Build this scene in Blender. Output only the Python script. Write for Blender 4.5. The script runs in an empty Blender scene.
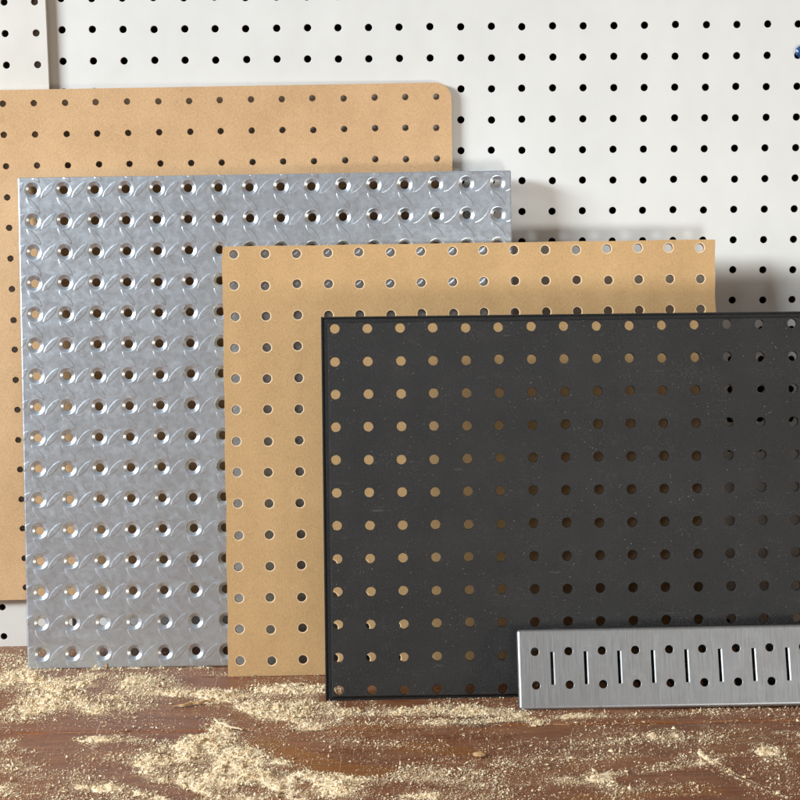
import bpy, math, random
import numpy as np
from mathutils import Matrix, Vector
IN = 0.0254
sc = bpy.context.scene
col = sc.collection
rng = np.random.default_rng(7)
random.seed(7)

# ------------------------------------------------------------------ materials
class N:
    """tiny node-graph helper"""
    def __init__(s, name):
        s.m = bpy.data.materials.new(name); s.m.use_nodes = True
        s.t = s.m.node_tree; s.bsdf = s.t.nodes['Principled BSDF']
        tc = s.t.nodes.new('ShaderNodeTexCoord')
        mp = s.t.nodes.new('ShaderNodeMapping'); mp.inputs['Scale'].default_value = (1/IN,)*3
        s.t.links.new(tc.outputs['Object'], mp.inputs['Vector']); s.co = mp.outputs['Vector']
    def put(s, sock, v):
        if hasattr(v, 'is_output'): s.t.links.new(v, sock)
        elif v is not None:
            if sock.type == 'RGBA' and len(v) == 3: v = (*v, 1)
            sock.default_value = v
    def math(s, op, a, b=None, c=None, clamp=False):
        n = s.t.nodes.new('ShaderNodeMath'); n.operation = op; n.use_clamp = clamp
        s.put(n.inputs[0], a)
        if b is not None: s.put(n.inputs[1], b)
        if c is not None: s.put(n.inputs[2], c)
        return n.outputs[0]
    def scale(s, v, sc3, off=(0,0,0), rot=(0,0,0)):
        n = s.t.nodes.new('ShaderNodeMapping'); s.put(n.inputs['Vector'], v)
        n.inputs['Scale'].default_value = sc3; n.inputs['Location'].default_value = off; n.inputs['Rotation'].default_value = rot
        return n.outputs['Vector']
    def noise(s, scale=1, detail=4, rough=.55, v=None, dist=0):
        n = s.t.nodes.new('ShaderNodeTexNoise'); s.put(n.inputs['Vector'], v or s.co)
        n.inputs['Scale'].default_value = scale; n.inputs['Detail'].default_value = detail
        n.inputs['Roughness'].default_value = rough; n.inputs['Distortion'].default_value = dist
        return n.outputs['Fac']
    def voro(s, scale=1, v=None, feature='F1', out='Distance', rnd=1.):
        n = s.t.nodes.new('ShaderNodeTexVoronoi'); n.feature = feature; s.put(n.inputs['Vector'], v or s.co)
        n.inputs['Scale'].default_value = scale; n.inputs['Randomness'].default_value = rnd
        return n.outputs[out]
    def ramp(s, f, stops, interp='LINEAR'):
        n = s.t.nodes.new('ShaderNodeValToRGB'); s.put(n.inputs[0], f); r = n.color_ramp; r.interpolation = interp
        while len(r.elements) < len(stops): r.elements.new(.5)
        for e, (p, c) in zip(r.elements, stops):
            e.position = p; e.color = (*c, 1) if not isinstance(c, (int, float)) else (c, c, c, 1)
        return n.outputs[0]
    def mix(s, f, a, b, mode='MIX'):
        n = s.t.nodes.new('ShaderNodeMix'); n.data_type = 'RGBA'; n.blend_type = mode
        s.put(n.inputs[0], f); s.put(n.inputs[6], a); s.put(n.inputs[7], b); return n.outputs[2]
    def map(s, f, a, b, c=0., d=1., smooth=False):
        n = s.t.nodes.new('ShaderNodeMapRange'); n.interpolation_type = 'SMOOTHSTEP' if smooth else 'LINEAR'
        s.put(n.inputs[0], f); n.inputs[1].default_value = a; n.inputs[2].default_value = b
        n.inputs[3].default_value = c; n.inputs[4].default_value = d
        return n.outputs[0]
    def bump(s, h, dist, strength=1., prev=None):
        n = s.t.nodes.new('ShaderNodeBump'); s.put(n.inputs['Height'], h)
        n.inputs['Distance'].default_value = dist*IN; n.inputs['Strength'].default_value = strength
        if prev is not None: s.t.links.new(prev, n.inputs['Normal'])
        return n.outputs[0]
    def sep(s, v):
        n = s.t.nodes.new('ShaderNodeSeparateXYZ'); s.put(n.inputs[0], v); return n.outputs
    def attr(s, name, out='Fac'):
        n = s.t.nodes.new('ShaderNodeAttribute'); n.attribute_name = name; return n.outputs[out]
    def out(s, color=None, rough=None, metal=None, normal=None, spec=None, **kw):
        b = s.bsdf
        if color is not None: s.put(b.inputs['Base Color'], color)
        if rough is not None: s.put(b.inputs['Roughness'], rough)
        if metal is not None: s.put(b.inputs['Metallic'], metal)
        if normal is not None: s.put(b.inputs['Normal'], normal)
        if spec is not None: s.put(b.inputs['Specular IOR Level'], spec)
        for k, v in kw.items(): s.put(b.inputs[k.replace('_', ' ')], v)
        return s.m

def m_white_board(name, base):
    g = N(name)
    c = g.mix(g.map(g.noise(.35, 3), .35, .65), tuple(.955*k for k in base), base)
    smudge = g.map(g.noise(1.1, 6, .65, g.scale(g.co, (1, 1, .6))), .62, .8, 0, .10)
    c = g.mix(smudge, c, (.52, .49, .44))
    speck = g.math('MULTIPLY', g.map(g.voro(5.5), .028, .012), g.map(g.noise(.8, 2), .5, .62))
    c = g.mix(g.math('MULTIPLY', speck, .45), c, (.25, .2, .16))
    n = g.bump(g.noise(26, 3, .6), .006, .5)
    n = g.bump(g.noise(.5, 2), .12, .35, n)
    return g.out(c, g.map(g.noise(2, 4), .3, .7, .36, .5), 0, n, .45)

def m_fibre(name, dark, light, speck_amt=.35):
    g = N(name)
    c = g.mix(g.map(g.noise(.45, 5, .6), .33, .67), dark, light)
    fib = g.noise(21, 4, .75, g.scale(g.co, (1, 1, .55), rot=(0, .5, 0)))
    c = g.mix(g.map(fib, .5, .74, 0, .62), c, tuple(k*.55 for k in dark))
    fib2 = g.noise(22, 3, .7, g.scale(g.co, (.45, 1, 1), off=(3, 1, 9), rot=(0, -.8, 0)))
    c = g.mix(g.map(fib2, .52, .74, 0, .7), c, tuple(min(1, k*1.22) for k in light))
    sp = g.math('MULTIPLY', g.map(g.voro(7.), .09, .03), g.map(g.noise(2.2, 2, v=g.scale(g.co, (1,1,1), off=(7,2,1))), .55, .66))
    c = g.mix(g.math('MULTIPLY', sp, speck_amt), c, tuple(k*.38 for k in dark))
    stain = g.map(g.noise(.9, 5, .65, g.scale(g.co, (1, 1, 1), off=(11, 3, 5))), .6, .78, 0, .22)
    c = g.mix(stain, c, tuple(k*.72 for k in dark))
    blot = g.noise(3.2, 6, .8, g.scale(g.co, (1, 1, 1), off=(2, 9, 4)))
    c = g.mix(g.map(blot, .5, .72, 0, .3), c, tuple(k*.7 for k in dark))
    n = g.bump(fib, .014, .8); n = g.bump(g.noise(.4, 2), .15, .25, n)
    return g.out(c, g.map(g.noise(3, 5), .3, .7, .40, .56), 0, n, .38)

def m_galv(ox, oz):
    """galvanised sheet embossed with lens-shaped tread bars between the holes; ox, oz = hole (0,0) in object inches"""
    g = N('embossed_galvanised_steel')
    x, y, z = g.sep(g.co)
    u = g.math('SUBTRACT', x, ox); v = g.math('SUBTRACT', z, oz)
    def lens(du, dv, ang, L=.345, W=.10):
        a = g.math('SUBTRACT', g.math('FRACT', g.math('ADD', u, .5 - du + 20)), .5)
        b = g.math('SUBTRACT', g.math('FRACT', g.math('ADD', v, .5 - dv + 40)), .5)
        c_, s_ = math.cos(ang), math.sin(ang)
        p = g.math('ADD', g.math('MULTIPLY', a, c_), g.math('MULTIPLY', b, s_))
        q = g.math('SUBTRACT', g.math('MULTIPLY', b, c_), g.math('MULTIPLY', a, s_))
        w = g.math('MULTIPLY', g.math('SUBTRACT', 1., g.math('POWER', g.math('ABSOLUTE', g.math('DIVIDE', p, L)), 3.)), W)
        return g.map(g.math('SUBTRACT', w, g.math('ABSOLUTE', q)), -.008, .036, 0, 1, True)
    h = g.math('MAXIMUM', g.math('MULTIPLY', lens(.5, 0, math.radians(47)), .46), lens(.02, -.5, math.radians(-49), .345, .095))
    wob = g.noise(1.6, 3)
    n = g.bump(h, .0125, .85)
    n = g.bump(wob, .05, .16, n)
    n = g.bump(g.noise(70, 2, .6), .0016, .5, n)
    spang = g.voro(2.6, g.scale(g.co, (1, 1, 1.3), off=(.4, 0, .2)), out='Color')
    sp = g.sep(spang)[0]
    grain = g.noise(5, 6, .72)
    c = g.mix(g.map(grain, .3, .7), (.62, .70, .80), (.69, .78, .88))
    c = g.mix(g.math('MULTIPLY', sp, .05), c, (.54, .61, .70))
    scr = g.map(g.noise(3, 3, .6, g.scale(g.co, (14, 1, .7), rot=(0, .75, 0))), .66, .74, 0, .35)
    c = g.mix(scr, c, (.78, .78, .78))
    spk = g.math('MULTIPLY', g.map(g.voro(9), .06, .02), g.map(g.noise(1.3, 2), .52, .6))
    c = g.mix(g.math('MULTIPLY', spk, .8), c, (.82, .78, .68))
    return g.out(c, g.math('ADD', g.map(grain, .3, .7, .25, .37), g.math('MULTIPLY', sp, .06)), .92, n)

def m_plastic(name, base=(.0125, .0125, .013), dust=1.):
    g = N(name)
    mott = g.noise(19, 4, .8)
    c = g.mix(g.map(mott, .3, .7), tuple(k*.45 for k in base), tuple(k*2.1 for k in base))
    film = g.math('MULTIPLY', g.map(g.noise(.55, 5, .6), .42, .68), .016*dust)
    c = g.mix(film, c, (.42, .39, .38))
    spots = g.math('MULTIPLY', g.map(g.voro(6.5), .10, .03), g.map(g.noise(.9, 3), .42, .58))
    c = g.mix(g.math('MULTIPLY', spots, .85*dust), c, (.5, .46, .4))
    fine = g.math('MULTIPLY', g.map(g.voro(19), .20, .08), g.map(g.noise(1.2, 3, v=g.scale(g.co, (1,1,1), off=(5,0,8))), .46, .66))
    c = g.mix(g.math('MULTIPLY', fine, .55*dust), c, (.42, .38, .35))
    smear = g.map(g.noise(1.6, 4, .7, g.scale(g.co, (.45, 1, 2.2), off=(2, 0, 3))), .64, .76, 0, .16*dust)
    c = g.mix(smear, c, (.5, .42, .42))
    scr = g.map(g.noise(1, 2, .5, g.scale(g.co, (.5, 1, 22), rot=(0, .35, 0))), .735, .76, 0, .10*dust)
    c = g.mix(scr, c, (.5, .46, .44))
    n = g.bump(mott, .034, 1.); n = g.bump(g.noise(.6, 2), .1, .3, n)
    return g.out(c, g.map(g.noise(12, 5, .8), .3, .7, .36, .60), 0, n, .38)

def m_strip():
    g = N('brushed_galvanised_steel')
    br = g.noise(1, 4, .75, g.scale(g.co, (22, 1, .9)))
    br2 = g.noise(1, 3, .7, g.scale(g.co, (60, 1, 2.5), off=(3, 0, 0)))
    c = g.mix(g.map(br, .3, .7), (.35, .36, .375), (.44, .45, .46))
    c = g.mix(g.map(br2, .55, .75, 0, .3), c, (.28, .275, .27))
    spk = g.math('MULTIPLY', g.map(g.voro(7), .11, .04), g.map(g.noise(.9, 3), .5, .62))
    c = g.mix(g.math('MULTIPLY', spk, .7), c, (.8, .78, .74))
    bl = g.map(g.noise(.9, 5, .65), .4, .62, 0, .45)
    c = g.mix(bl, c, (.36, .35, .335))
    pr = g.map(g.noise(2.6, 5, .7, g.scale(g.co, (1, 1, 1), off=(8, 0, 3))), .55, .68, 0, .3)
    c = g.mix(pr, c, (.55, .54, .52))
    n = g.bump(br, .0022, .5); n = g.bump(g.noise(.8, 2), .05, .3, n)
    return g.out(c, g.map(br, .3, .7, .36, .52), .9, n)

def m_simple(name, c, rough=.6, metal=0, spec=.4, nscale=12, namt=.25):
    g = N(name)
    k = g.mix(g.map(g.noise(nscale, 4), .3, .7), tuple(q*(1-namt) for q in c), tuple(min(1, q*(1+namt)) for q in c))
    return g.out(k, rough, metal, g.bump(g.noise(nscale*3, 3), .004, .5), spec)

def m_bench():
    g = N('worn_varnished_wood')
    x, y, z = g.sep(g.co)
    warp = g.noise(.35, 3)
    gv = g.scale(g.co, (.22, 3.2, 3.2))
    ring = g.noise(1.3, 6, .65, gv, dist=1.2)
    fine = g.noise(5, 6, .8, g.scale(g.co, (.09, 6, 6)))
    c = g.ramp(ring, [(.3, (.135, .041, .017)), (.45, (.265, .090, .038)), (.6, (.180, .057, .024)), (.75, (.33, .125, .055))])
    pores = g.noise(1, 4, .8, g.scale(g.co, (1.1, 22, 22)))
    c = g.mix(g.map(fine, .46, .62, 0, .8), c, (.060, .019, .009))
    c = g.mix(g.map(pores, .56, .66, 0, .7), c, (.050, .018, .010))
    c = g.mix(g.map(g.noise(2.2, 5, .7, g.scale(g.co, (.3, 1.6, 1), off=(6, 2, 0))), .55, .7, 0, .55), c, (.075, .027, .015))
    orange = g.map(g.noise(.33, 4, .6, g.scale(g.co, (.6, 1, 1), off=(4.2, 1.5, 0))), .5, .62, 0, .5)
    wiped = g.map(g.math('ADD', g.attr('wiped'), g.map(g.noise(1.5, 5, .65, g.scale(g.co, (.35, 1.6, 1))), 0, 1, -.4, .4)), .3, .6)
    varn = g.mix(g.map(fine, .35, .65), (.36, .145, .036), (.17, .054, .016))
    varn = g.mix(g.map(pores, .56, .66, 0, .6), varn, (.08, .028, .012))
    c = g.mix(g.math('MAXIMUM', orange, g.math('MULTIPLY', wiped, .85)), c, varn)
    # thin pale film rubbed into the surface, then powder that lies on it as fine grains
    film = g.math('MULTIPLY', g.map(g.noise(.8, 7, .72, g.scale(g.co, (.6, 1.5, 1), off=(1, 8, 0))), .40, .66, .04, .44), g.map(g.noise(20, 4, .8, g.scale(g.co, (.6, 1.2, 1))), .38, .6, .25, 1))
    film = g.math('MULTIPLY', film, g.map(wiped, 0, 1, 1, .25))
    c = g.mix(film, c, (.52, .29, .165))
    pw = g.math('ADD', g.map(g.attr('dust'), 0, .6, 0, .62), g.map(g.noise(.7, 6, .7, g.scale(g.co, (.8, 1.3, 1), off=(3, 3, 0))), .42, .68, 0, .50))
    pw = g.math('MULTIPLY', pw, g.map(wiped, 0, 1, 1, .3))
    th_ = g.map(pw, 0, 1, .74, .40)
    pn = g.noise(34, 3, .8, g.scale(g.co, (1, .75, 1)))
    pn2 = g.noise(15, 4, .85, g.scale(g.co, (1, .75, 1), off=(2, 7, 0)))
    powder = g.math('MAXIMUM', g.map(g.math('SUBTRACT', pn, th_), 0, .07), g.map(g.math('SUBTRACT', pn2, th_), 0, .05))
    c = g.mix(g.math('MULTIPLY', powder, .85), c, (.78, .60, .38))
    scr = g.map(g.noise(1, 2, .5, g.scale(g.co, (.35, 26, 1), rot=(0, 0, .22))), .665, .69, 0, .55)
    scr2 = g.map(g.noise(1, 2, .5, g.scale(g.co, (19, .35, 1), off=(7, 1, 0), rot=(0, 0, .06))), .675, .70, 0, .6)
    c = g.mix(g.math('MAXIMUM', scr, scr2), c, (.55, .38, .25))
    # dark greasy stain beside the seam
    dx = g.math('DIVIDE', g.math('SUBTRACT', x, 2.0), 1.15); dy = g.math('DIVIDE', g.math('SUBTRACT', y, -9.0), .42)
    r2 = g.math('ADD', g.math('MULTIPLY', dx, dx), g.math('MULTIPLY', dy, dy))
    st = g.math('MULTIPLY', g.map(g.math('ADD', r2, g.map(g.noise(3, 3), 0, 1, -.5, .5)), 1.1, .3), .75)
    c = g.mix(st, c, (.035, .035, .04))
    n = g.bump(pores, .02, .7); n = g.bump(g.noise(10, 4, .7), .015, .4, n); n = g.bump(powder, .02, .6, n); n = g.bump(warp, .2, .3, n)
    rough = g.math('ADD', g.map(g.noise(3, 5, .7, g.scale(g.co, (.5, 1.5, 1))), .3, .7, .24, .46), g.math('MULTIPLY', g.math('MAXIMUM', film, powder), .45))
    return g.out(c, rough, 0, n, .4)

def m_dust():
    g = N('sawdust_grains')
    t = g.attr('tint')
    c = g.ramp(t, [(0, (.36, .19, .08)), (.16, (.70, .47, .25)), (.5, (.93, .74, .48)), (1, (.97, .88, .68))])
    c = g.mix(g.map(g.noise(20, 3, .8), .35, .65, 0, .3), c, (.82, .60, .35))
    return g.out(c, .85, 0, None, .15)

# ------------------------------------------------------------------ mesh helpers
def mesh_obj(name, V, F, mats, midx=None, smooth=None, parent=None):
    me = bpy.data.meshes.new(name)
    me.from_pydata([tuple(np.asarray(v)*IN) for v in V], [], F)
    for m in mats: me.materials.append(m)
    if midx is not None: me.polygons.foreach_set('material_index', np.asarray(midx, np.int32))
    if smooth is not None: me.polygons.foreach_set('use_smooth', np.asarray(smooth, bool))
    me.validate(); me.update()
    o = bpy.data.objects.new(name, me); col.objects.link(o)
    if parent: o.parent = parent
    return o

def tag(o, label, cat, group=None, kind=None):
    if label: o['label'] = label
    if cat: o['category'] = cat
    if group: o['group'] = group
    if kind: o['kind'] = kind
    return o

class Builder:
    def __init__(s): s.V = []; s.F = []; s.M = []; s.S = []; s.key = {}
    def v(s, x, y, z):
        k = (round(x, 4), round(y, 4), round(z, 4))
        if k not in s.key: s.key[k] = len(s.V); s.V.append((x, y, z))
        return s.key[k]
    def f(s, idx, m=0, smooth=False):
        out = []
        for i in idx:
            if not out or out[-1] != i: out.append(i)
        if len(out) > 1 and out[0] == out[-1]: out.pop()
        if len(set(out)) >= 3: s.F.append(out); s.M.append(m); s.S.append(smooth)
    def ring(s, A, B, m=0, smooth=False):
        n = len(A)
        for k in range(n): s.f((A[k], A[(k+1) % n], B[(k+1) % n], B[k]), m, smooth)

SEG = 32
def rect_ring(x0, x1, z0, z1, cx, cz, n=SEG):
    pts = []
    for k in range(n):
        a = 2*math.pi*k/n; dx, dz = math.cos(a), math.sin(a)
        tx = ((x1-cx)/dx if dx > 1e-9 else (x0-cx)/dx if dx < -1e-9 else 1e9)
        tz = ((z1-cz)/dz if dz > 1e-9 else (z0-cz)/dz if dz < -1e-9 else 1e9)
        t = min(tx, tz); pts.append([cx+t*dx, cz+t*dz])
    for (qx, qz) in ((x1, z1), (x0, z1), (x0, z0), (x1, z0)):
        a = math.atan2(qz-cz, qx-cx) % (2*math.pi)
        pts[int(round(a/(2*math.pi)*n)) % n] = [qx, qz]
    return pts

def hole_cell(B, rect, c, hole_c, front, r, t, mats=(0, 0, 0), fix=None, ragged=0., back=True):
    """one cell of a perforated sheet. front = [(radius, depth), ...] from outside in; straight wall to depth t, then back face"""
    x0, x1, z0, z1 = rect
    outer = rect_ring(x0, x1, z0, z1, *c)
    if fix: outer = [fix(*p) for p in outer]
    rag = [1 + ragged*random.uniform(-1, 1) for _ in range(SEG)]
    def circ(rad, y):
        return [B.v(hole_c[0]+rad*rag[k]*math.cos(2*math.pi*k/SEG), y, hole_c[1]+rad*rag[k]*math.sin(2*math.pi*k/SEG)) for k in range(SEG)]
    A = [B.v(p[0], 0, p[1]) for p in outer]
    prev = A
    for i, (rad, y) in enumerate(front):
        cur = circ(rad, y); B.ring(prev, cur, mats[0] if i == 0 else mats[1], i > 0); prev = cur
    cur = circ(r, t); B.ring(prev, cur, mats[2], True)
    if back: B.ring(cur, [B.v(p[0], t, p[1]) for p in outer], mats[0])

def perforated(B, nc, nr, l, rr, b, tp, front, r, t, mats, jit=0., fix=None, ragged=0., sides=True):
    """sheet with hole (0,0) top-left at the origin; returns its bounds. sides close the sheet's edge"""
    xa, xb, za, zb = -l, nc-1+rr, -(nr-1)-b, tp
    for i in range(nc):
        for j in range(nr):
            rect = (xa if i == 0 else i-.5, xb if i == nc-1 else i+.5, za if j == nr-1 else -j-.5, zb if j == 0 else -j+.5)
            hc = (i+random.gauss(0, jit), -j+random.gauss(0, jit))
            hole_cell(B, rect, (i, -j), hc, front, r, t, mats, fix, ragged)
    return xa, xb, za, zb

def board_matrix(b, off):
    """b = hole(0,0) position and lean, yaw, roll; off = local offset of the object's origin from that hole"""
    R = Matrix.Rotation(b[4], 3, 'Z') @ Matrix.Rotation(b[3], 3, 'X') @ Matrix.Rotation(b[5], 3, 'Y')
    p = Vector(b[:3]) + R @ Vector(off)
    k = b[6] if len(b) > 6 else 1.
    p = Vector(b[:3]) + R @ (Vector(off)*k)
    return Matrix.Translation(p*IN) @ R.to_4x4() @ Matrix.Scale(k, 4)

def shift(B, dx, dz): B.V = [(x-dx, y, z-dz) for x, y, z in B.V]

def edge_wall(B, loop, t, m=0):
    """straight edge round an outline (list of x,z, clockwise or not) from the front face to depth t"""
    n = len(loop)
    for k in range(n):
        a, b = loop[k], loop[(k+1) % n]
        B.f((B.v(a[0], 0, a[1]), B.v(b[0], 0, b[1]), B.v(b[0], t, b[1]), B.v(a[0], t, a[1])), m)

def rounded_corner(xc, zc, rad):
    """moves points of a top-right corner onto a rounded corner (xc, zc = the square corner)"""
    def fix(x, z):
        if x > xc-rad and z > zc-rad:
            dx, dz = x-(xc-rad), z-(zc-rad); d = math.hypot(dx, dz)
            s = max(dx, dz)/rad
            if d > 1e-6: return [xc-rad+dx/d*rad*s, zc-rad+dz/d*rad*s]
        return [x, z]
    return fix

def outline_from(B, xa, xb, za, zb, y=0.):
    """boundary loop of the faces lying at depth y (edges used once), as ordered points"""
    from collections import Counter
    cnt = Counter(); 
    for f in B.F:
        if all(abs(B.V[i][1]-y) < 1e-6 for i in f):
            for k in range(len(f)): cnt[tuple(sorted((f[k], f[(k+1) % len(f)])))] += 1
    nb = {}
    for (a, b), c in cnt.items():
        if c == 1:
            # keep only the outer boundary, not the hole rims
            nb.setdefault(a, []).append(b); nb.setdefault(b, []).append(a)
    start = min(nb, key=lambda i: (B.V[i][0]+B.V[i][2]))
    loop = [start]; prev = None; cur = start
    while True:
        nx = [q for q in nb[cur] if q != prev]
        if not nx: break
        q = nx[0]
        if q == start: break
        loop.append(q); prev, cur = cur, q
        if len(loop) > 20000: break
    return loop

def close_edges(B, xa, xb, za, zb, t, m=0):
    L = outline_from(B, xa, xb, za, zb)
    n = len(L)
    for k in range(n):
        a, b = B.V[L[k]], B.V[L[(k+1) % n]]
        B.f((L[k], L[(k+1) % n], B.v(b[0], t, b[2]), B.v(a[0], t, a[2])), m)

def folded_frame(B, xa, xb, za, zb, rad, depth, th, m=0, n=6):
    """sheet edge bent back all round: a bend of radius rad, then a flange to 'depth', inner side th thick"""
    def loop(ins, y, cr):
        pts = []
        for (cx, cz, a0) in ((xb-ins-cr, zb-ins-cr, 0), (xa+ins+cr, zb-ins-cr, 90), (xa+ins+cr, za+ins+cr, 180), (xb-ins-cr, za+ins+cr, 270)):
            for k in range(n+1):
                a = math.radians(a0+90*k/n); pts.append((cx+cr*math.cos(a), y, cz+cr*math.sin(a)))
        return pts
    loops = []
    for k in range(n+1):
        a = math.pi/2*k/n
        ins = rad*(1-math.sin(a)); loops.append(loop(ins, rad*(1-math.cos(a)), rad-ins))
    loops.append(loop(0, depth, rad)); loops.append(loop(th, depth, max(rad-th, .0))); loops.append(loop(th, th, max(rad-th, .0)))
    idx = [[B.v(*p) for p in L] for L in loops]
    for k, (A, C) in enumerate(zip(idx, idx[1:])): B.ring(A, C, m, k < n)

def box(B, x0, x1, y0, y1, z0, z1, m=0, bev=0.):
    pts = [(x, y, z) for x in (x0, x1) for y in (y0, y1) for z in (z0, z1)]
    i = [B.v(*p) for p in pts]
    for f in ((0,1,3,2), (4,6,7,5), (0,4,5,1), (2,3,7,6), (0,2,6,4), (1,5,7,3)): B.f([i[k] for k in f], m)

# ------------------------------------------------------------------ materials used
WHITE_A = m_white_board('white_painted_hardboard', (.735, .742, .728))
WHITE_B = m_white_board('cream_white_painted_hardboard', (.70, .685, .64))
CUT = m_simple('raw_cut_hardboard', (.20, .125, .07), .8)
CAVITY_SHADE = m_simple('painted_cavity_shade', (.018, .013, .010), .9)  # near-black colour standing in for the shade behind the holes
TAN_A = m_fibre('tan_hardboard', (.585, .37, .19), (.675, .435, .235))
TAN_B = m_fibre('smooth_tan_hardboard', (.56, .35, .16), (.635, .405, .19), .28)
PALE = m_simple('pale_torn_fibre', (.80, .60, .38), .8, nscale=30)
FIBRE = m_simple('inner_hardboard_fibre', (.33, .185, .085), .85, nscale=30)
PLAST = m_plastic('scuffed_black_plastic')
PLRIM = m_plastic('dark_plastic_rim', (.005, .005, .0055), .12)
STRIP = m_strip()
BENCH = m_bench()
DUST = m_dust()
CHIP = m_simple('torn_wood', (.34, .19, .09), .75, nscale=14, namt=.4)
SHAVE = m_simple('pale_wood_shaving', (.80, .66, .44), .75, nscale=14)
BLUE = m_simple('glossy_blue_plastic', (.010, .055, .19), .25, spec=.6)

def empty(name, mw, label, cat):
    e = bpy.data.objects.new(name, None); col.objects.link(e); e.empty_display_size = .02; e.matrix_world = mw
    return tag(e, label, cat)

# ------------------------------------------------------------------ white wall boards
WALL = (-10.9323, 0, 20.568, 0, 0, .0051)
def white_board(name, b, u0, nc, v0, nr, l, r, bot, top, r_hole, t, mat, label):
    B = Builder()
    xa, xb, za, zb = perforated(B, nc, nr, l, r, bot, top, [(r_hole+.012, 0), (r_hole, .010)], r_hole, t, (0, 0, 1), .006, ragged=.025)
    close_edges(B, xa, xb, za, zb, t, 0)
    shift(B, xa, za)
    o = empty(name, board_matrix(b, (u0+xa, 0, v0+za)), label, 'pegboard')
    mesh_obj('perforated_sheet', B.V, B.F, [mat, CUT], B.M, B.S, parent=o)
    return o, xb-xa, zb-za
wall, w, h = white_board('white_pegboard', WALL, -1, 35, 4, 25,   .5, .5, .56, .5, .118, .19, WHITE_A,
                         'large white painted pegboard wall behind all the leaning boards')
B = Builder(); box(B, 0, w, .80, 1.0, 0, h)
mesh_obj('hole_shade_sheet', B.V, B.F, [CAVITY_SHADE], parent=wall)  # added sheet, its dark colour is the shade seen through the wall holes
FRONT = (-12.7254, -.30, 21.4582, 0, 0, -.0042, 1.0045)
front, w, h = white_board('white_pegboard', FRONT, -8, 10, 3, 25, .5, .335, .355, .5, .112, .20, WHITE_B,
                          'cream white pegboard panel at the far left, overlapping the larger white pegboard wall')
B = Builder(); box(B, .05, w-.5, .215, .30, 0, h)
mesh_obj('hole_shade_sheet', B.V, B.F, [CAVITY_SHADE], parent=front)  # same added dark sheet, painted shade for the holes of this panel

# blue plug in a wall hole
pc = (WALL[0]+24.10, -.0, WALL[2]-1.02)
B = Builder()
prof = [(.10, .12), (.10, -.02), (.155, -.03), (.20, -.06), (.19, -.11), (.12, -.155), (.055, -.165)]
rings = []
for r_, y_ in prof:
    rings.append([B.v(r_*(1+.10*math.sin(5*a+r_*9))*math.cos(a), y_+.02*math.sin(3*a), r_*(1+.08*math.cos(4*a))*math.sin(a)) for a in [2*math.pi*k/14 for k in range(14)]])
for A, C in zip(rings, rings[1:]): B.ring(A, C, 0, False)
B.f(rings[-1][::-1])
plug = mesh_obj('plastic_plug', B.V, B.F, [BLUE], B.M, B.S)
plug.matrix_world = Matrix.Translation(Vector(pc)*IN)
tag(plug, 'small blue plastic plug pushed into a hole of the white wall pegboard', 'plug')

# ------------------------------------------------------------------ large tan hardboard, upper left
BROWN = (-12.8404, -.52, 18.2049, -.0035, .0182, -.0044, 1.0056)
B = Builder()
fx = rounded_corner(17.5, .44, .52)
xa, xb, za, zb = perforated(B, 18, 17, .5, .5, .42, .44, [(.108, 0), (.098, .012)], .098, .13, (0, 1, 1), .008, fix=fx, ragged=.06)
close_edges(B, xa, xb, za, zb, .13, 2)
shift(B, xa, za)
o = mesh_obj('hardboard_pegboard', B.V, B.F, [TAN_A, FIBRE, PALE], B.M, B.S)
o.matrix_world = board_matrix(BROWN, (-3+xa, 0, za))
tag(o, 'large tan hardboard pegboard with a rounded corner and small holes, hung behind the metal sheet', 'pegboard')

# ------------------------------------------------------------------ embossed metal sheet
METAL = (-11.8317, -1.3877, 15.4188, -.1142, .0075, -.0019)
B = Builder()
L_, R_, T_, B_ = .475, .447, .415, .51; rad = .055; th = .035
perforated(B, 16, 16, L_-rad, R_-rad, B_-rad, T_-rad,
           [(.262, 0), (.240, .006), (.216, .020), (.192, .036), (.170, .050), (.152, .060), (.138, .070)], .130, .10, (0, 0, 0), .004)
M0 = Builder(); folded_frame(M0, 0, 15+L_+R_, 0, 15+T_+B_, rad, .70, th)  # unseen flange depth increased to block side light behind the sheet
xa, za = -L_, -15-B_
shift(B, xa, za)
GALV = m_galv(L_, 15+B_)
o = empty('metal_pegboard', board_matrix(METAL, (xa, 0, za)), 'grey galvanised metal pegboard with embossed tread bars and dimpled holes', 'pegboard')
mesh_obj('face_sheet', B.V, B.F, [GALV], B.M, B.S, parent=o)
mesh_obj('folded_edge', M0.V, M0.F, [GALV], M0.M, M0.S, parent=o)

# ------------------------------------------------------------------ smaller tan hardboard
HARD = (-5.3248, -1.9678, 13.3049, -.1638, .0247, -.0003)
B = Builder()
def wob(x, z):                                                     # saw-cut edge, not quite straight
    if x < -.3: x += .012*math.sin(z*2.1)+.008*math.sin(z*5.3)
    if x > 15.3: x += .016*math.sin(z*1.7+1)+.008*math.sin(z*4.9)
    if z > .2: z += .006*math.sin(x*1.9)
    return [x, z]
xa, xb, za, zb = perforated(B, 16, 14, .38, .476, .49, .255, [(.172, 0), (.156, -.005), (.137, .014)], .135, .19, (0, 1, 2), .010, fix=wob, ragged=.03)
close_edges(B, xa, xb, za, zb, .19, 1)
shift(B, xa, za)
o = mesh_obj('hardboard_pegboard', B.V, B.F, [TAN_B, PALE, FIBRE], B.M, B.S)
o.matrix_world = board_matrix(HARD, (xa, 0, za))
tag(o, 'smaller tan hardboard pegboard with pale-rimmed holes, leaning between the metal sheet and the black board', 'pegboard')

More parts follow.
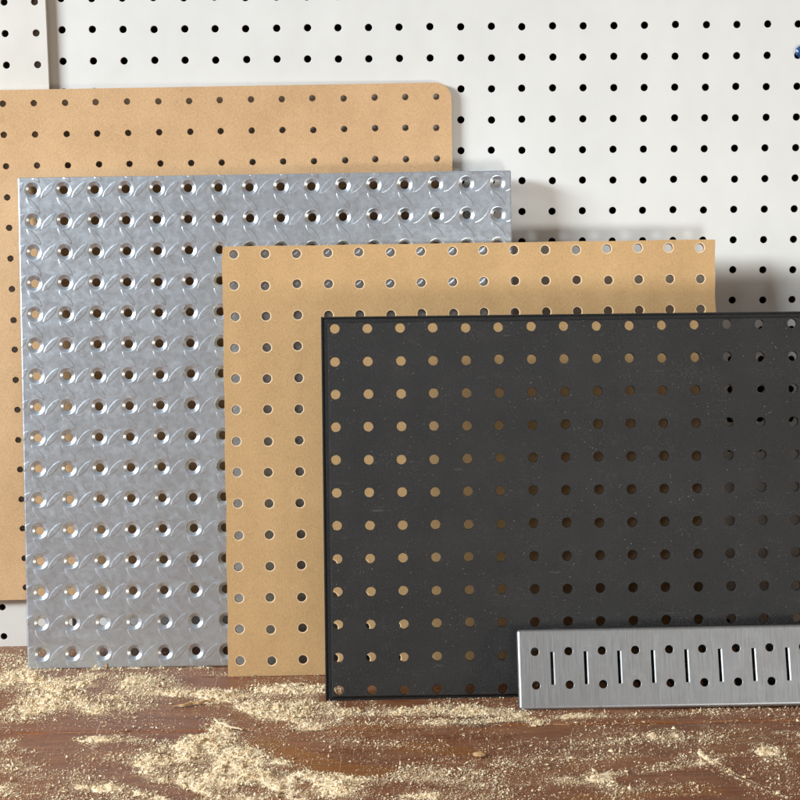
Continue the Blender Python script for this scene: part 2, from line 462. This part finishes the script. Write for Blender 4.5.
# ------------------------------------------------------------------ black plastic board: raised face on a darker rim
PLAS = (-2.0198, -5.2467, 11.1902, -.1504, .025, .0037)
B = Builder()
L_, T_, B_, R_ = .41, .37, .37, .42
ch = .035
perforated(B, 22, 12, .21-ch, .21-ch, .20-ch, .20-ch, [(.158, 0), (.149, .010)], .147, .20, (0, 0, 0), .006, ragged=.035)  # unseen columns on the right added to keep light out of the gap behind
fr = Builder()
a = [(-.21+ch, .20-ch), (21.21-ch, .20-ch), (21.21-ch, -11.20+ch), (-.21+ch, -11.20+ch)]
c = [(-.21, .20), (21.21, .20), (21.21, -11.20), (-.21, -11.20)]
B.ring([B.v(p[0], 0, p[1]) for p in a], [B.v(p[0], ch, p[1]) for p in c])
B.ring([B.v(p[0], ch, p[1]) for p in c], [B.v(p[0], .12, p[1]) for p in c])
xa, za = -L_, -11-B_
shift(B, xa, za)
o = empty('plastic_pegboard', board_matrix(PLAS, (xa, 0, za)), 'dusty black plastic pegboard with a thin rim, in front of the tan boards', 'pegboard')
mesh_obj('face_panel', B.V, B.F, [PLAST], B.M, B.S, parent=o)
# the rim: a bent lip round the face, open in the middle
B = Builder()
W, H = 21+L_+R_, 11+T_+B_; gw = .19
def rc(i, y): return [B.v(i, y, i), B.v(W-i, y, i), B.v(W-i, y, H-i), B.v(i, y, H-i)]
loops = [rc(gw+.03, .075), rc(.075, .085), rc(.055, .06), rc(.03, .048), rc(.008, .06), rc(0, .08), rc(0, .30), rc(.08, .30), rc(gw+.03, .21), rc(gw+.03, .075)]
for A, C in zip(loops, loops[1:]): B.ring(A, C)
mesh_obj('rim', B.V, B.F, [PLRIM], parent=o)

# ------------------------------------------------------------------ slotted metal strip
ST = (3.894, -7.408, 1.6098, -.3969, -.0248, -.0132)
B = Builder(); nst = 16; th = .05; rad = .10
L_, R_, T_, B_ = .53, .60, .68, .73
xl, xr, zt, zb_ = -L_+rad, nst-1+R_-rad, T_-rad, -1-B_+rad
sw = .043; sh = .49                                                # half width and half length of a slot
def slot_cell(x0, x1, cx):
    out = [(x0, zb_), (x1, zb_), (x1, zt), (x0, zt)]
    inn = [(cx-sw, -.5-sh), (cx+sw, -.5-sh), (cx+sw, -.5+sh), (cx-sw, -.5+sh)]
    A = [B.v(p[0], 0, p[1]) for p in out]; C0 = [B.v(p[0]+(-.006 if k in (0, 3) else .038), 0, p[1]) for k, p in enumerate(inn)]
    C = [B.v(p[0], .008 if k in (0, 3) else .034, p[1]) for k, p in enumerate(inn)]; D = [B.v(p[0], th, p[1]) for p in inn]; E = [B.v(p[0], th, p[1]) for p in out]
    B.ring(A, C0); B.ring(C0, C); B.ring(C, D); B.ring(D, E)
for i in range(nst):
    x0 = xl if i == 0 else i-.34; x1 = xr if i == nst-1 else i+.34
    for (r0, r1, cz) in ((-.5, zt, 0), (zb_, -.5, -1)):
        hole_cell(B, (x0, x1, r0, r1), (i, cz), (i+random.gauss(0, .004), cz), [(.133, 0), (.121, .012)], .121, th, (0, 0, 0))
    if i < nst-1: slot_cell(i+.34, i+.66, i+.5)
F0 = Builder(); folded_frame(F0, 0, nst-1+L_+R_, 0, 1+T_+B_, rad, .30, th)
xa, za = -L_, -1-B_
shift(B, xa, za)
o = empty('metal_strip', board_matrix(ST, (xa, 0, za)), 'narrow brushed metal strip with round holes and upright slots leaning on the black board', 'metal strip')
mesh_obj('slotted_face', B.V, B.F, [STRIP], B.M, B.S, parent=o)
mesh_obj('folded_edge', F0.V, F0.F, [STRIP], F0.M, F0.S, parent=o)

# ------------------------------------------------------------------ sawdust density on the bench (inches)
ADD=[
(0.90,0.83,1.12,[(-12.75,-4.25),(-11.81,-3.40),(-10.78,-5.41)]),
(1.10,0.68,1.25,[(-11.57,-7.60),(-11.05,-6.43),(-11.36,-4.85)]),
(0.75,0.97,0.90,[(-10.51,-4.35),(-9.53,-3.50),(-8.59,-4.43)]),
(0.70,1.04,0.92,[(-10.12,-6.47),(-8.92,-7.32)]),
(0.35,1.24,1.25,[(-8.43,-6.54),(-7.64,-5.54)]),
(0.35,1.00,0.73,[(-13.14,-1.72),(-12.70,-2.22)]),
(0.45,0.46,0.58,[(-10.05,-2.33),(-6.99,-3.16),(-5.80,-3.66)]),
(0.85,0.75,0.52,[(-7.14,-5.87),(-5.42,-6.05),(-3.59,-5.71),(-2.65,-5.74)]),
(0.90,0.79,0.70,[(-5.66,-6.65),(-4.41,-7.10),(-2.89,-7.26)]),
(0.95,0.77,0.76,[(-4.05,-7.90),(-3.13,-8.32),(-2.80,-8.90)]),
(0.60,0.63,0.42,[(-4.40,-5.25),(-2.66,-5.53)]),
(0.95,0.59,0.48,[(-2.25,-7.97),(-0.17,-7.96),(1.91,-8.04),(3.24,-8.19)]),
(0.80,0.41,0.37,[(3.21,-8.76),(3.85,-9.25)]),
(0.70,0.29,0.28,[(4.53,-8.72),(5.71,-8.67)]),
(0.35,0.41,0.29,[(6.29,-8.69),(11.40,-8.13)]),
(0.60,0.47,0.28,[(1.00,-9.05),(2.75,-9.02)]),
(0.90,0.41,0.64,[(-5.57,-8.79),(-5.27,-9.99)]),
(0.85,0.95,1.01,[(-5.41,-10.60),(-4.48,-11.49),(-3.57,-12.60)]),
(0.85,1.07,1.09,[(-5.62,-12.52),(-4.69,-13.74),(-4.32,-14.88)]),
(1.00,0.91,0.63,[(-2.84,-13.42),(-2.17,-13.44)]),
(0.85,0.79,0.74,[(-2.77,-14.71),(-1.99,-14.59)]),
(0.95,0.84,0.77,[(-6.69,-11.66),(-6.23,-10.83)]),
(0.95,0.64,0.61,[(-6.88,-13.28),(-6.38,-14.06),(-5.89,-14.83)]),
(0.60,0.74,0.36,[(-9.55,-10.45),(-8.75,-10.12),(-7.57,-10.34),(-6.66,-10.81)]),
(0.55,0.61,0.42,[(-9.28,-11.15),(-8.48,-11.77),(-7.29,-12.30)]),
(0.50,0.73,0.61,[(-11.36,-10.64),(-10.80,-11.26),(-10.52,-12.35)]),
(0.50,1.05,0.60,[(-10.43,-14.30),(-9.03,-14.72),(-7.76,-14.54),(-6.64,-15.02)]),
(0.35,1.08,0.63,[(-9.32,-13.19),(-7.90,-13.63)]),
(0.50,1.06,0.62,[(-0.96,-13.87),(0.37,-13.53),(1.97,-13.82)]),
(0.45,1.03,0.58,[(-0.67,-15.22),(1.91,-15.17)]),
(0.42,0.80,0.23,[(1.94,-14.50),(3.53,-14.18),(5.17,-13.70),(6.83,-13.21),(7.98,-12.77)]),
(0.34,0.52,0.68,[(5.12,-14.09),(5.43,-14.85)]),
(0.30,1.39,0.68,[(4.21,-12.47),(5.99,-11.29),(7.18,-10.73)]),
(0.28,0.84,0.35,[(5.46,-11.01),(6.94,-10.45)]),
(0.26,0.55,0.33,[(7.77,-12.36),(10.03,-12.03)]),
(0.32,0.38,0.50,[(10.01,-11.86),(10.03,-13.09)]),
(0.30,1.04,0.60,[(6.39,-14.51),(7.11,-14.91)]),
(0.20,1.67,1.05,[(8.91,-10.53),(10.42,-11.45)]),
(0.40,0.34,0.18,[(10.67,-10.24),(11.18,-10.53)]),
(0.30,1.69,0.43,[(-2.14,-10.72),(-0.16,-11.14)]),
(0.25,1.36,0.65,[(0.66,-12.35),(2.01,-12.80)]),
(0.30,0.88,0.56,[(-1.04,-8.97),(0.41,-9.21)]),
(0.80,0.08,0.07,[(8.11,-11.96),(8.30,-12.78),(8.60,-13.82),(9.20,-14.83),(9.71,-15.51)]),
(0.70,0.05,0.05,[(8.36,-12.46),(8.70,-13.59),(9.34,-14.69),(9.84,-15.51)]),
]
CUTS=[
(0.75,0.33,0.25,[(-11.74,-3.41),(-10.18,-3.47),(-8.57,-3.43),(-5.79,-3.44)]),
(0.70,0.32,0.16,[(-5.49,-4.56),(-2.64,-4.57)]),
(1.00,0.26,0.24,[(-11.74,-9.56),(-9.99,-9.63),(-7.98,-9.53),(-5.95,-9.60)]),
(0.90,0.39,0.52,[(-10.70,-10.40),(-9.79,-10.70),(-8.93,-11.58),(-8.37,-12.43)]),
(0.95,0.38,0.31,[(-8.23,-12.43),(-7.56,-13.25),(-6.92,-13.97),(-5.61,-14.98)]),
(0.90,0.20,0.22,[(-9.91,-10.08),(-9.52,-10.62),(-8.99,-11.24)]),
(1.00,0.50,0.41,[(-4.07,-10.65),(-2.92,-11.97),(-2.06,-12.73),(-0.97,-13.25)]),
(1.00,0.84,0.51,[(-2.99,-10.69),(-1.55,-11.60),(-0.16,-11.99)]),
(0.60,0.44,0.32,[(-3.55,-12.84),(-2.87,-12.86)]),
(0.60,0.66,0.29,[(-7.35,-7.77),(-5.51,-8.23)]),
(0.70,0.53,0.28,[(-8.37,-8.87),(-6.04,-8.77)]),
(0.50,0.56,0.25,[(-10.19,-11.54),(-9.47,-12.39)]),
(0.50,0.42,0.23,[(-8.77,-14.73),(-8.23,-14.82)]),
(0.45,0.42,0.22,[(-4.35,-14.51),(-3.81,-14.75)]),
]
WIPES=[
(1.00,0.61,0.57,[(-4.07,-10.65),(-2.92,-11.97),(-1.92,-12.90),(-0.83,-13.25)]),
(0.80,0.70,0.42,[(-0.16,-11.14),(1.78,-11.72)]),
(0.80,1.03,0.37,[(4.99,-15.34),(7.63,-14.92)]),
(0.50,0.87,0.36,[(-11.12,-9.77),(-9.01,-10.29)]),
(0.50,1.74,0.19,[(4.49,-9.18),(10.30,-9.22)]),
]
XR, YR, STEP = (-17., 16.), (-18., .2), .045
gx = np.arange(XR[0], XR[1], STEP); gy = np.arange(YR[0], YR[1], STEP)
GX, GY = np.meshgrid(gx, gy)
def vnoise(scale, seed, sx=1., sy=1.):
    r = np.random.default_rng(seed); T = r.random((128, 128))
    X = GX*scale*sx+40; Y = GY*scale*sy+40
    xi = np.floor(X).astype(int); yi = np.floor(Y).astype(int); fx_ = X-xi; fy_ = Y-yi
    fx_ = fx_*fx_*(3-2*fx_); fy_ = fy_*fy_*(3-2*fy_)
    q = lambda a, b: T[(yi+b) % 128, (xi+a) % 128]
    return (q(0,0)*(1-fx_)+q(1,0)*fx_)*(1-fy_)+(q(0,1)*(1-fx_)+q(1,1)*fx_)*fy_
def fbm(scale, seed, octv=4, sx=1., sy=1.):
    s = 0; a = 1; tot = 0
    for k in range(octv): s = s+a*vnoise(scale*2**k, seed+k, sx, sy); tot += a; a *= .6
    return s/tot
def field(L, mode):
    D = np.zeros_like(GX)
    wx = (fbm(1.1, 50)-.5)*.55; wy = (fbm(1.1, 60)-.5)*.7
    for w_, rx, ry, pts in L:
        m = np.zeros_like(GX)
        k_ = min(1., rx/.5)
        for (ax, ay), (bx, by) in zip(pts, pts[1:]):
            n = max(2, int(max(abs(bx-ax)/rx, abs(by-ay)/ry)*2.5)+1)
            for t_ in np.linspace(0, 1, n):
                X = GX+wx*k_-(ax+(bx-ax)*t_); Y = GY+wy*k_-(ay+(by-ay)*t_)
                m = np.maximum(m, np.exp(-(((X/rx)**2+(Y/ry)**2)**1.5)))
        D = D+w_*m if mode == 'add' else np.maximum(D, w_*m)
    return D
D = field(ADD, 'add')
D = 1-np.exp(-1.15*D)
D = D*(1-field(CUTS, 'max'))
clump = fbm(1.5, 11, 5, 1., .7); fine = fbm(4., 31, 4, 1., .8)
D = np.clip(D*np.clip(-.05+1.75*clump, 0, 1.4), 0, 1.15)
D = np.clip(1.38*D**1.2, 0, 1.15)
veil = .05*np.clip((fbm(.5, 80, 4)-.38)*4, 0, 1)                   # thin scatter everywhere
WIPED = field(WIPES, 'max')                                          # patches wiped down to the orange varnish
def sample(A, x, y):
    i = np.clip((x-XR[0])/STEP, 0, A.shape[1]-1.001); j = np.clip((y-YR[0])/STEP, 0, A.shape[0]-1.001)
    i0 = i.astype(int); j0 = j.astype(int); a = i-i0; b = j-j0
    return (A[j0, i0]*(1-a)+A[j0, i0+1]*a)*(1-b)+(A[j0+1, i0]*(1-a)+A[j0+1, i0+1]*a)*b

# ------------------------------------------------------------------ workbench of two planks
root = bpy.data.objects.new('workbench', None); col.objects.link(root)
tag(root, 'worn reddish brown wooden workbench top of wide varnished planks', 'workbench')
def plank(y_back, y_front, skew0, skew1, z=0.):
    """top surface as a grid carrying the dust mask, rounded long edges, thickness 1.4"""
    x0, x1 = -24., 26.; nx = 360
    prof = []
    R_ = .09
    ny = max(4, int((y_back-y_front)/.09))
    yy = list(np.linspace(y_back-R_, y_front+R_, ny))
    prof = [(y_back, -1.4), (y_back, -R_), (y_back-.03, -.03)] + [(y, 0) for y in yy] + [(y_front+.03, -.03), (y_front, -R_), (y_front, -1.4)]
    V = []; xs = np.linspace(x0, x1, nx)
    for (y, z_) in prof:
        for x in xs:
            k = (x+13)/26
            if y > (y_back+y_front)/2: yo = skew0(x) 
            else: yo = skew1(x)
            V.append((x, y+yo, z_+z))
    F = []; npf = len(prof)
    for a in range(npf-1):
        for b in range(nx-1): F.append((a*nx+b, a*nx+b+1, (a+1)*nx+b+1, (a+1)*nx+b))
    F.append([a*nx for a in range(npf)]); F.append([a*nx+nx-1 for a in range(npf)][::-1])
    S = [True]*(len(F)-2)+[False, False]
    o = mesh_obj('plank', V, F, [BENCH], None, S, root)
    Va = np.array(V)
    inside = (Va[:, 0] > XR[0]) & (Va[:, 0] < XR[1]) & (Va[:, 1] > YR[0]) & (Va[:, 1] < YR[1])
    d = np.where(inside, sample(D, Va[:, 0], Va[:, 1]), .08).astype(np.float32)
    at = o.data.attributes.new('dust', 'FLOAT', 'POINT'); at.data.foreach_set('value', d)
    d = np.where(inside, sample(WIPED, Va[:, 0], Va[:, 1]), .0).astype(np.float32)
    at = o.data.attributes.new('wiped', 'FLOAT', 'POINT'); at.data.foreach_set('value', d)
    return o
seam = lambda x: .0175*(x+12)+.03*math.sin(x*.45)
plank(1.2, -9.64, lambda x: 0, seam, 0)
plank(-9.71, -25., seam, lambda x: 0, -.02)

# ------------------------------------------------------------------ sawdust: a lumpy layer where it lies thick, and loose grains
thick = np.clip(D*(.55+.9*fine)-.59, -.25, 1)
Hh = np.where(thick > 0, .16*thick*np.clip(fbm(6., 90, 3)*2.2-.35, .1, 2), .25*thick)
Hh = np.minimum(Hh, .26)
ny_, nx_ = GX.shape
idx = np.arange(nx_*ny_).reshape(ny_, nx_)
keep = (np.maximum.reduce([Hh[:-1, :-1], Hh[1:, :-1], Hh[:-1, 1:], Hh[1:, 1:]]) > -.004)
q = np.stack([idx[:-1, :-1][keep], idx[:-1, 1:][keep], idx[1:, 1:][keep], idx[1:, :-1][keep]], 1)
used, inv = np.unique(q, return_inverse=True)
LV = np.stack([GX.ravel()[used], GY.ravel()[used], Hh.ravel()[used]], 1)
LV[:, :2] += rng.normal(0, .012, (len(LV), 2)); LV[:, 2] += rng.normal(0, .010, len(LV))*(LV[:, 2] > 0)
LT = np.clip(.66+.25*(fbm(9., 120, 3).ravel()[used]-.5)*3+rng.normal(0, .16, len(LV)), 0, 1)
LQ = inv.reshape(-1, 4)
# grains
NC = 2800000
px = rng.uniform(XR[0]+.1, XR[1]-.1, NC); py = rng.uniform(-16.6, .05, NC)
dd = sample(D, px, py)*np.clip(1.9*sample(fine, px, py)-.15, .05, 2)
p_ = np.clip(dd, 0, 1)**1.5*.68+sample(veil, px, py)
ok = rng.random(NC) < p_
px, py = px[ok], py[ok]; n = len(px)
pz = np.maximum(sample(Hh, px, py), 0)
pz = np.where(py < -9.68, pz-.016*(pz < .02), pz)
size = np.clip(np.exp(rng.normal(math.log(.0145), .62, n)), .006, .10)
loose = sample(D, px, py) < .2
size = np.where(loose, size*.8, size)
asp = rng.uniform(.3, 1., n); thk = rng.uniform(.25, .7, n)
tet = np.array([[-1, -.6, 0], [1, -.3, .1], [-.1, 1, -.05], [0.1, .05, 1]], float)
P3 = np.repeat(tet[None], n, 0)+rng.normal(0, .22, (n, 4, 3))
P3[:, :, 1] *= asp[:, None]; P3[:, :, 2] *= thk[:, None]
ax = rng.normal(0, 1, (n, 3)); ax[:, 2] *= 2.0; ax /= np.linalg.norm(ax, axis=1)[:, None]
an = rng.uniform(0, 2*math.pi, n); c_, s_ = np.cos(an)[:, None, None], np.sin(an)[:, None, None]
K = ax[:, None, :]
P3 = P3*c_+np.cross(np.repeat(K, 4, 1), P3)*s_+K*(P3*K).sum(2, keepdims=True)*(1-c_)
P3 *= size[:, None, None]
P3[:, :, 2] -= P3[:, :, 2].min(1)[:, None]*.8
P3 += np.stack([px, py, pz], 1)[:, None, :]
GT = np.clip(.72+rng.normal(0, .2, n), 0, 1); GT = np.where(rng.random(n) < .04, rng.uniform(0, .15, n), GT)
GV = P3.reshape(-1, 3); b4 = np.arange(n)[:, None]*4
tri = np.concatenate([b4+np.array(t) for t in ((0, 2, 1), (0, 1, 3), (1, 2, 3), (2, 0, 3))], 1).reshape(-1, 3)+len(LV)
allV = np.concatenate([LV, GV])*IN
me = bpy.data.meshes.new('sawdust')
me.vertices.add(len(allV)); me.vertices.foreach_set('co', allV.astype(np.float32).ravel())
loops = np.concatenate([LQ.ravel(), tri.ravel()]).astype(np.int32)
me.loops.add(len(loops)); me.loops.foreach_set('vertex_index', loops)
starts = np.concatenate([np.arange(len(LQ))*4, len(LQ)*4+np.arange(len(tri))*3]).astype(np.int32)
me.polygons.add(len(starts)); me.polygons.foreach_set('loop_start', starts)
me.update(calc_edges=True)
at = me.attributes.new('tint', 'FLOAT', 'POINT')
at.data.foreach_set('value', np.concatenate([LT, np.repeat(GT, 4)]).astype(np.float32))
me.materials.append(DUST)
dust = bpy.data.objects.new('sawdust', me); col.objects.link(dust)
tag(dust, 'pale sawdust scattered in drifts and swept swirls over the workbench', 'sawdust', kind='stuff')
print('grains', n, 'layer', len(LQ))

# ------------------------------------------------------------------ splinters, shaving, crumb
def sliver(name, a, b, wid, hgt, mat, label, cat, curl=0., n=14):
    B = Builder(); a = np.array(a, float); b = np.array(b, float); d = b-a; d /= np.linalg.norm(d)
    side = np.array([-d[1], d[0], 0]); rows = []
    for k in range(n+1):
        t = k/n; w_ = wid*(.12+.88*math.sin(math.pi*min(1, .1+t*.85))**.7)*(1+.2*math.sin(k*2.3)); h_ = hgt*(.25+.75*math.sin(math.pi*(.1+.8*t)))
        c = a+(b-a)*t+side*(.04*math.sin(k*1.1)+curl*math.sin(math.pi*t))+np.array([0, 0, abs(curl)*.35*math.sin(math.pi*t)])
        rows.append([B.v(*(c-side*w_)), B.v(*(c-side*w_*.7+[0, 0, h_])), B.v(*(c+side*w_*.5+[0, 0, h_*1.1])), B.v(*(c+side*w_))])
    for A, C in zip(rows, rows[1:]): B.ring(A, C)
    B.f(rows[0]); B.f(rows[-1][::-1])
    org = a.copy(); B.V = [tuple(np.array(v)-org) for v in B.V]
    o = mesh_obj(name, B.V, B.F, [mat]); o.location = Vector(org)*IN
    return tag(o, label, cat)
sliver('wood_splinter', (-7.0, -7.45, .03), (-5.9, -6.98, .07), .055, .07, m_simple('split_wood', (.52, .34, .17), .75, nscale=14, namt=.4), 'thin brown wood splinter lying by the sawdust in front of the metal sheet', 'splinter')
sliver('wood_shaving', (-5.62, -8.75, .05), (-4.72, -9.72, .05), .06, .03, SHAVE, 'pale curled wood shaving on the plank seam at the edge of the sawdust drift', 'shaving', curl=-.16)
sliver('wood_shaving', (-3.95, -5.55, .07), (-3.15, -5.40, .09), .085, .045, SHAVE, 'pale flat wood flake on the sawdust in front of the smaller tan hardboard', 'shaving')
def crumb(name, loc, r, mat, label):
    B = Builder(); rows = []
    for k in range(1, 6):
        ph = math.pi*k/6
        rows.append([B.v(r*math.sin(ph)*math.cos(a)*(1+.25*math.sin(3*a+k)), r*.8*math.sin(ph)*math.sin(a)*(1+.2*math.cos(2*a+k)), r*.45*(1-math.cos(ph))) for a in [2*math.pi*q/10 for q in range(10)]])
    for A, C in zip(rows, rows[1:]): B.ring(A, C)
    B.f(rows[0][::-1]); B.f(rows[-1])
    o = mesh_obj(name, B.V, B.F, [mat]); o.location = Vector(loc)*IN
    return tag(o, label, 'wood chip')
crumb('wood_chip', (2.01, -12.14, -.005), .17, m_simple('tan_wood_chip', (.52, .33, .16), .8, nscale=16), 'rough tan wood chip alone on the clean bench below the black board')
crumb('wood_chip', (-1.2, -10.42, -.005), .07, CHIP, 'tiny dark wood chip on the bench below the corner of the black board')

# ------------------------------------------------------------------ camera
R = (Matrix.Rotation(.0034, 3, 'Z') @ Matrix.Rotation(-.138, 3, 'X') @ Matrix.Rotation(.0133, 3, 'Y'))
cx, cy, cz = R.col[0], R.col[1], R.col[2]
M = Matrix((cx, cz, -cy)).transposed()
cam = bpy.data.cameras.new('camera'); co = bpy.data.objects.new('camera', cam); col.objects.link(co)
co.matrix_world = Matrix.Translation(Vector((.131, -60, 16.5803))*IN) @ M.to_4x4()
cam.sensor_width = 36; cam.lens = 18.0707*100/800*36
cam.clip_start = .05; cam.clip_end = 50
sc.camera = co

# ------------------------------------------------------------------ studio light
def area(name, loc, target, sx, sy, power, color, spread=180):
    l = bpy.data.lights.new(name, 'AREA'); l.shape = 'RECTANGLE'; l.size = sx*IN; l.size_y = sy*IN
    l.energy = power; l.color = color; l.spread = math.radians(spread)
    o = bpy.data.objects.new(name, l); col.objects.link(o)
    o.location = Vector(loc)*IN
    o.rotation_euler = (Vector(target)-Vector(loc)).to_track_quat('-Z', 'Y').to_euler()
    return o
area('key_softbox', (-73, -46, 41), (0, -2, 9), 32, 16, 70, (.925, .995, 1.04))
def spot(name, loc, target, radius, power, color, cone, blend):
    l = bpy.data.lights.new(name, 'SPOT'); l.energy = power; l.color = color; l.shadow_soft_size = radius*IN
    l.spot_size = math.radians(cone); l.spot_blend = blend
    o = bpy.data.objects.new(name, l); col.objects.link(o); o.location = Vector(loc)*IN
    o.rotation_euler = (Vector(target)-Vector(loc)).to_track_quat('-Z', 'Y').to_euler()
    return o
area('edge_glint_fill', (54, -44, 3.), (-4, -2, 9), 9, 9, 6.0, (1., .86, .68))  # added unseen fill that puts highlights on the dimple slopes
spot('low_lamp', (14.5, -50, 1.6), (16.5, 0, 12), 5., 20, (.94, 1., 1.03), 56, .9)
# soft studio surroundings: a bright ceiling, dimmer sides and floor
w = bpy.data.worlds.new('World'); sc.world = w; w.use_nodes = True
nt = w.node_tree; bg = nt.nodes['Background']
tc = nt.nodes.new('ShaderNodeTexCoord'); dp = nt.nodes.new('ShaderNodeVectorMath'); dp.operation = 'DOT_PRODUCT'; rp = nt.nodes.new('ShaderNodeValToRGB')
dp.inputs[1].default_value = (-.12, -.62, .77)
mr = nt.nodes.new('ShaderNodeMapRange'); mr.inputs[1].default_value = -1; mr.inputs[2].default_value = 1
nt.links.new(tc.outputs['Generated'], dp.inputs[0]); nt.links.new(dp.outputs['Value'], mr.inputs[0]); nt.links.new(mr.outputs[0], rp.inputs[0])
for e, (p, c) in zip([rp.color_ramp.elements[0], rp.color_ramp.elements[1], rp.color_ramp.elements.new(.5), rp.color_ramp.elements.new(.75)],
                     [(.0, .12), (1., 1.5), (.5, .22), (.75, .95)]):
    e.position = p; e.color = (c, c*.69, c*.45, 1)
nt.links.new(rp.outputs[0], bg.inputs[0])
bg.inputs[1].default_value = .33

sc.render.engine = 'CYCLES'
sc.view_settings.view_transform = 'Standard'; sc.view_settings.look = 'None'
sc.view_settings.exposure = 0; sc.view_settings.gamma = 1
sc.render.resolution_x = sc.render.resolution_y = 1024
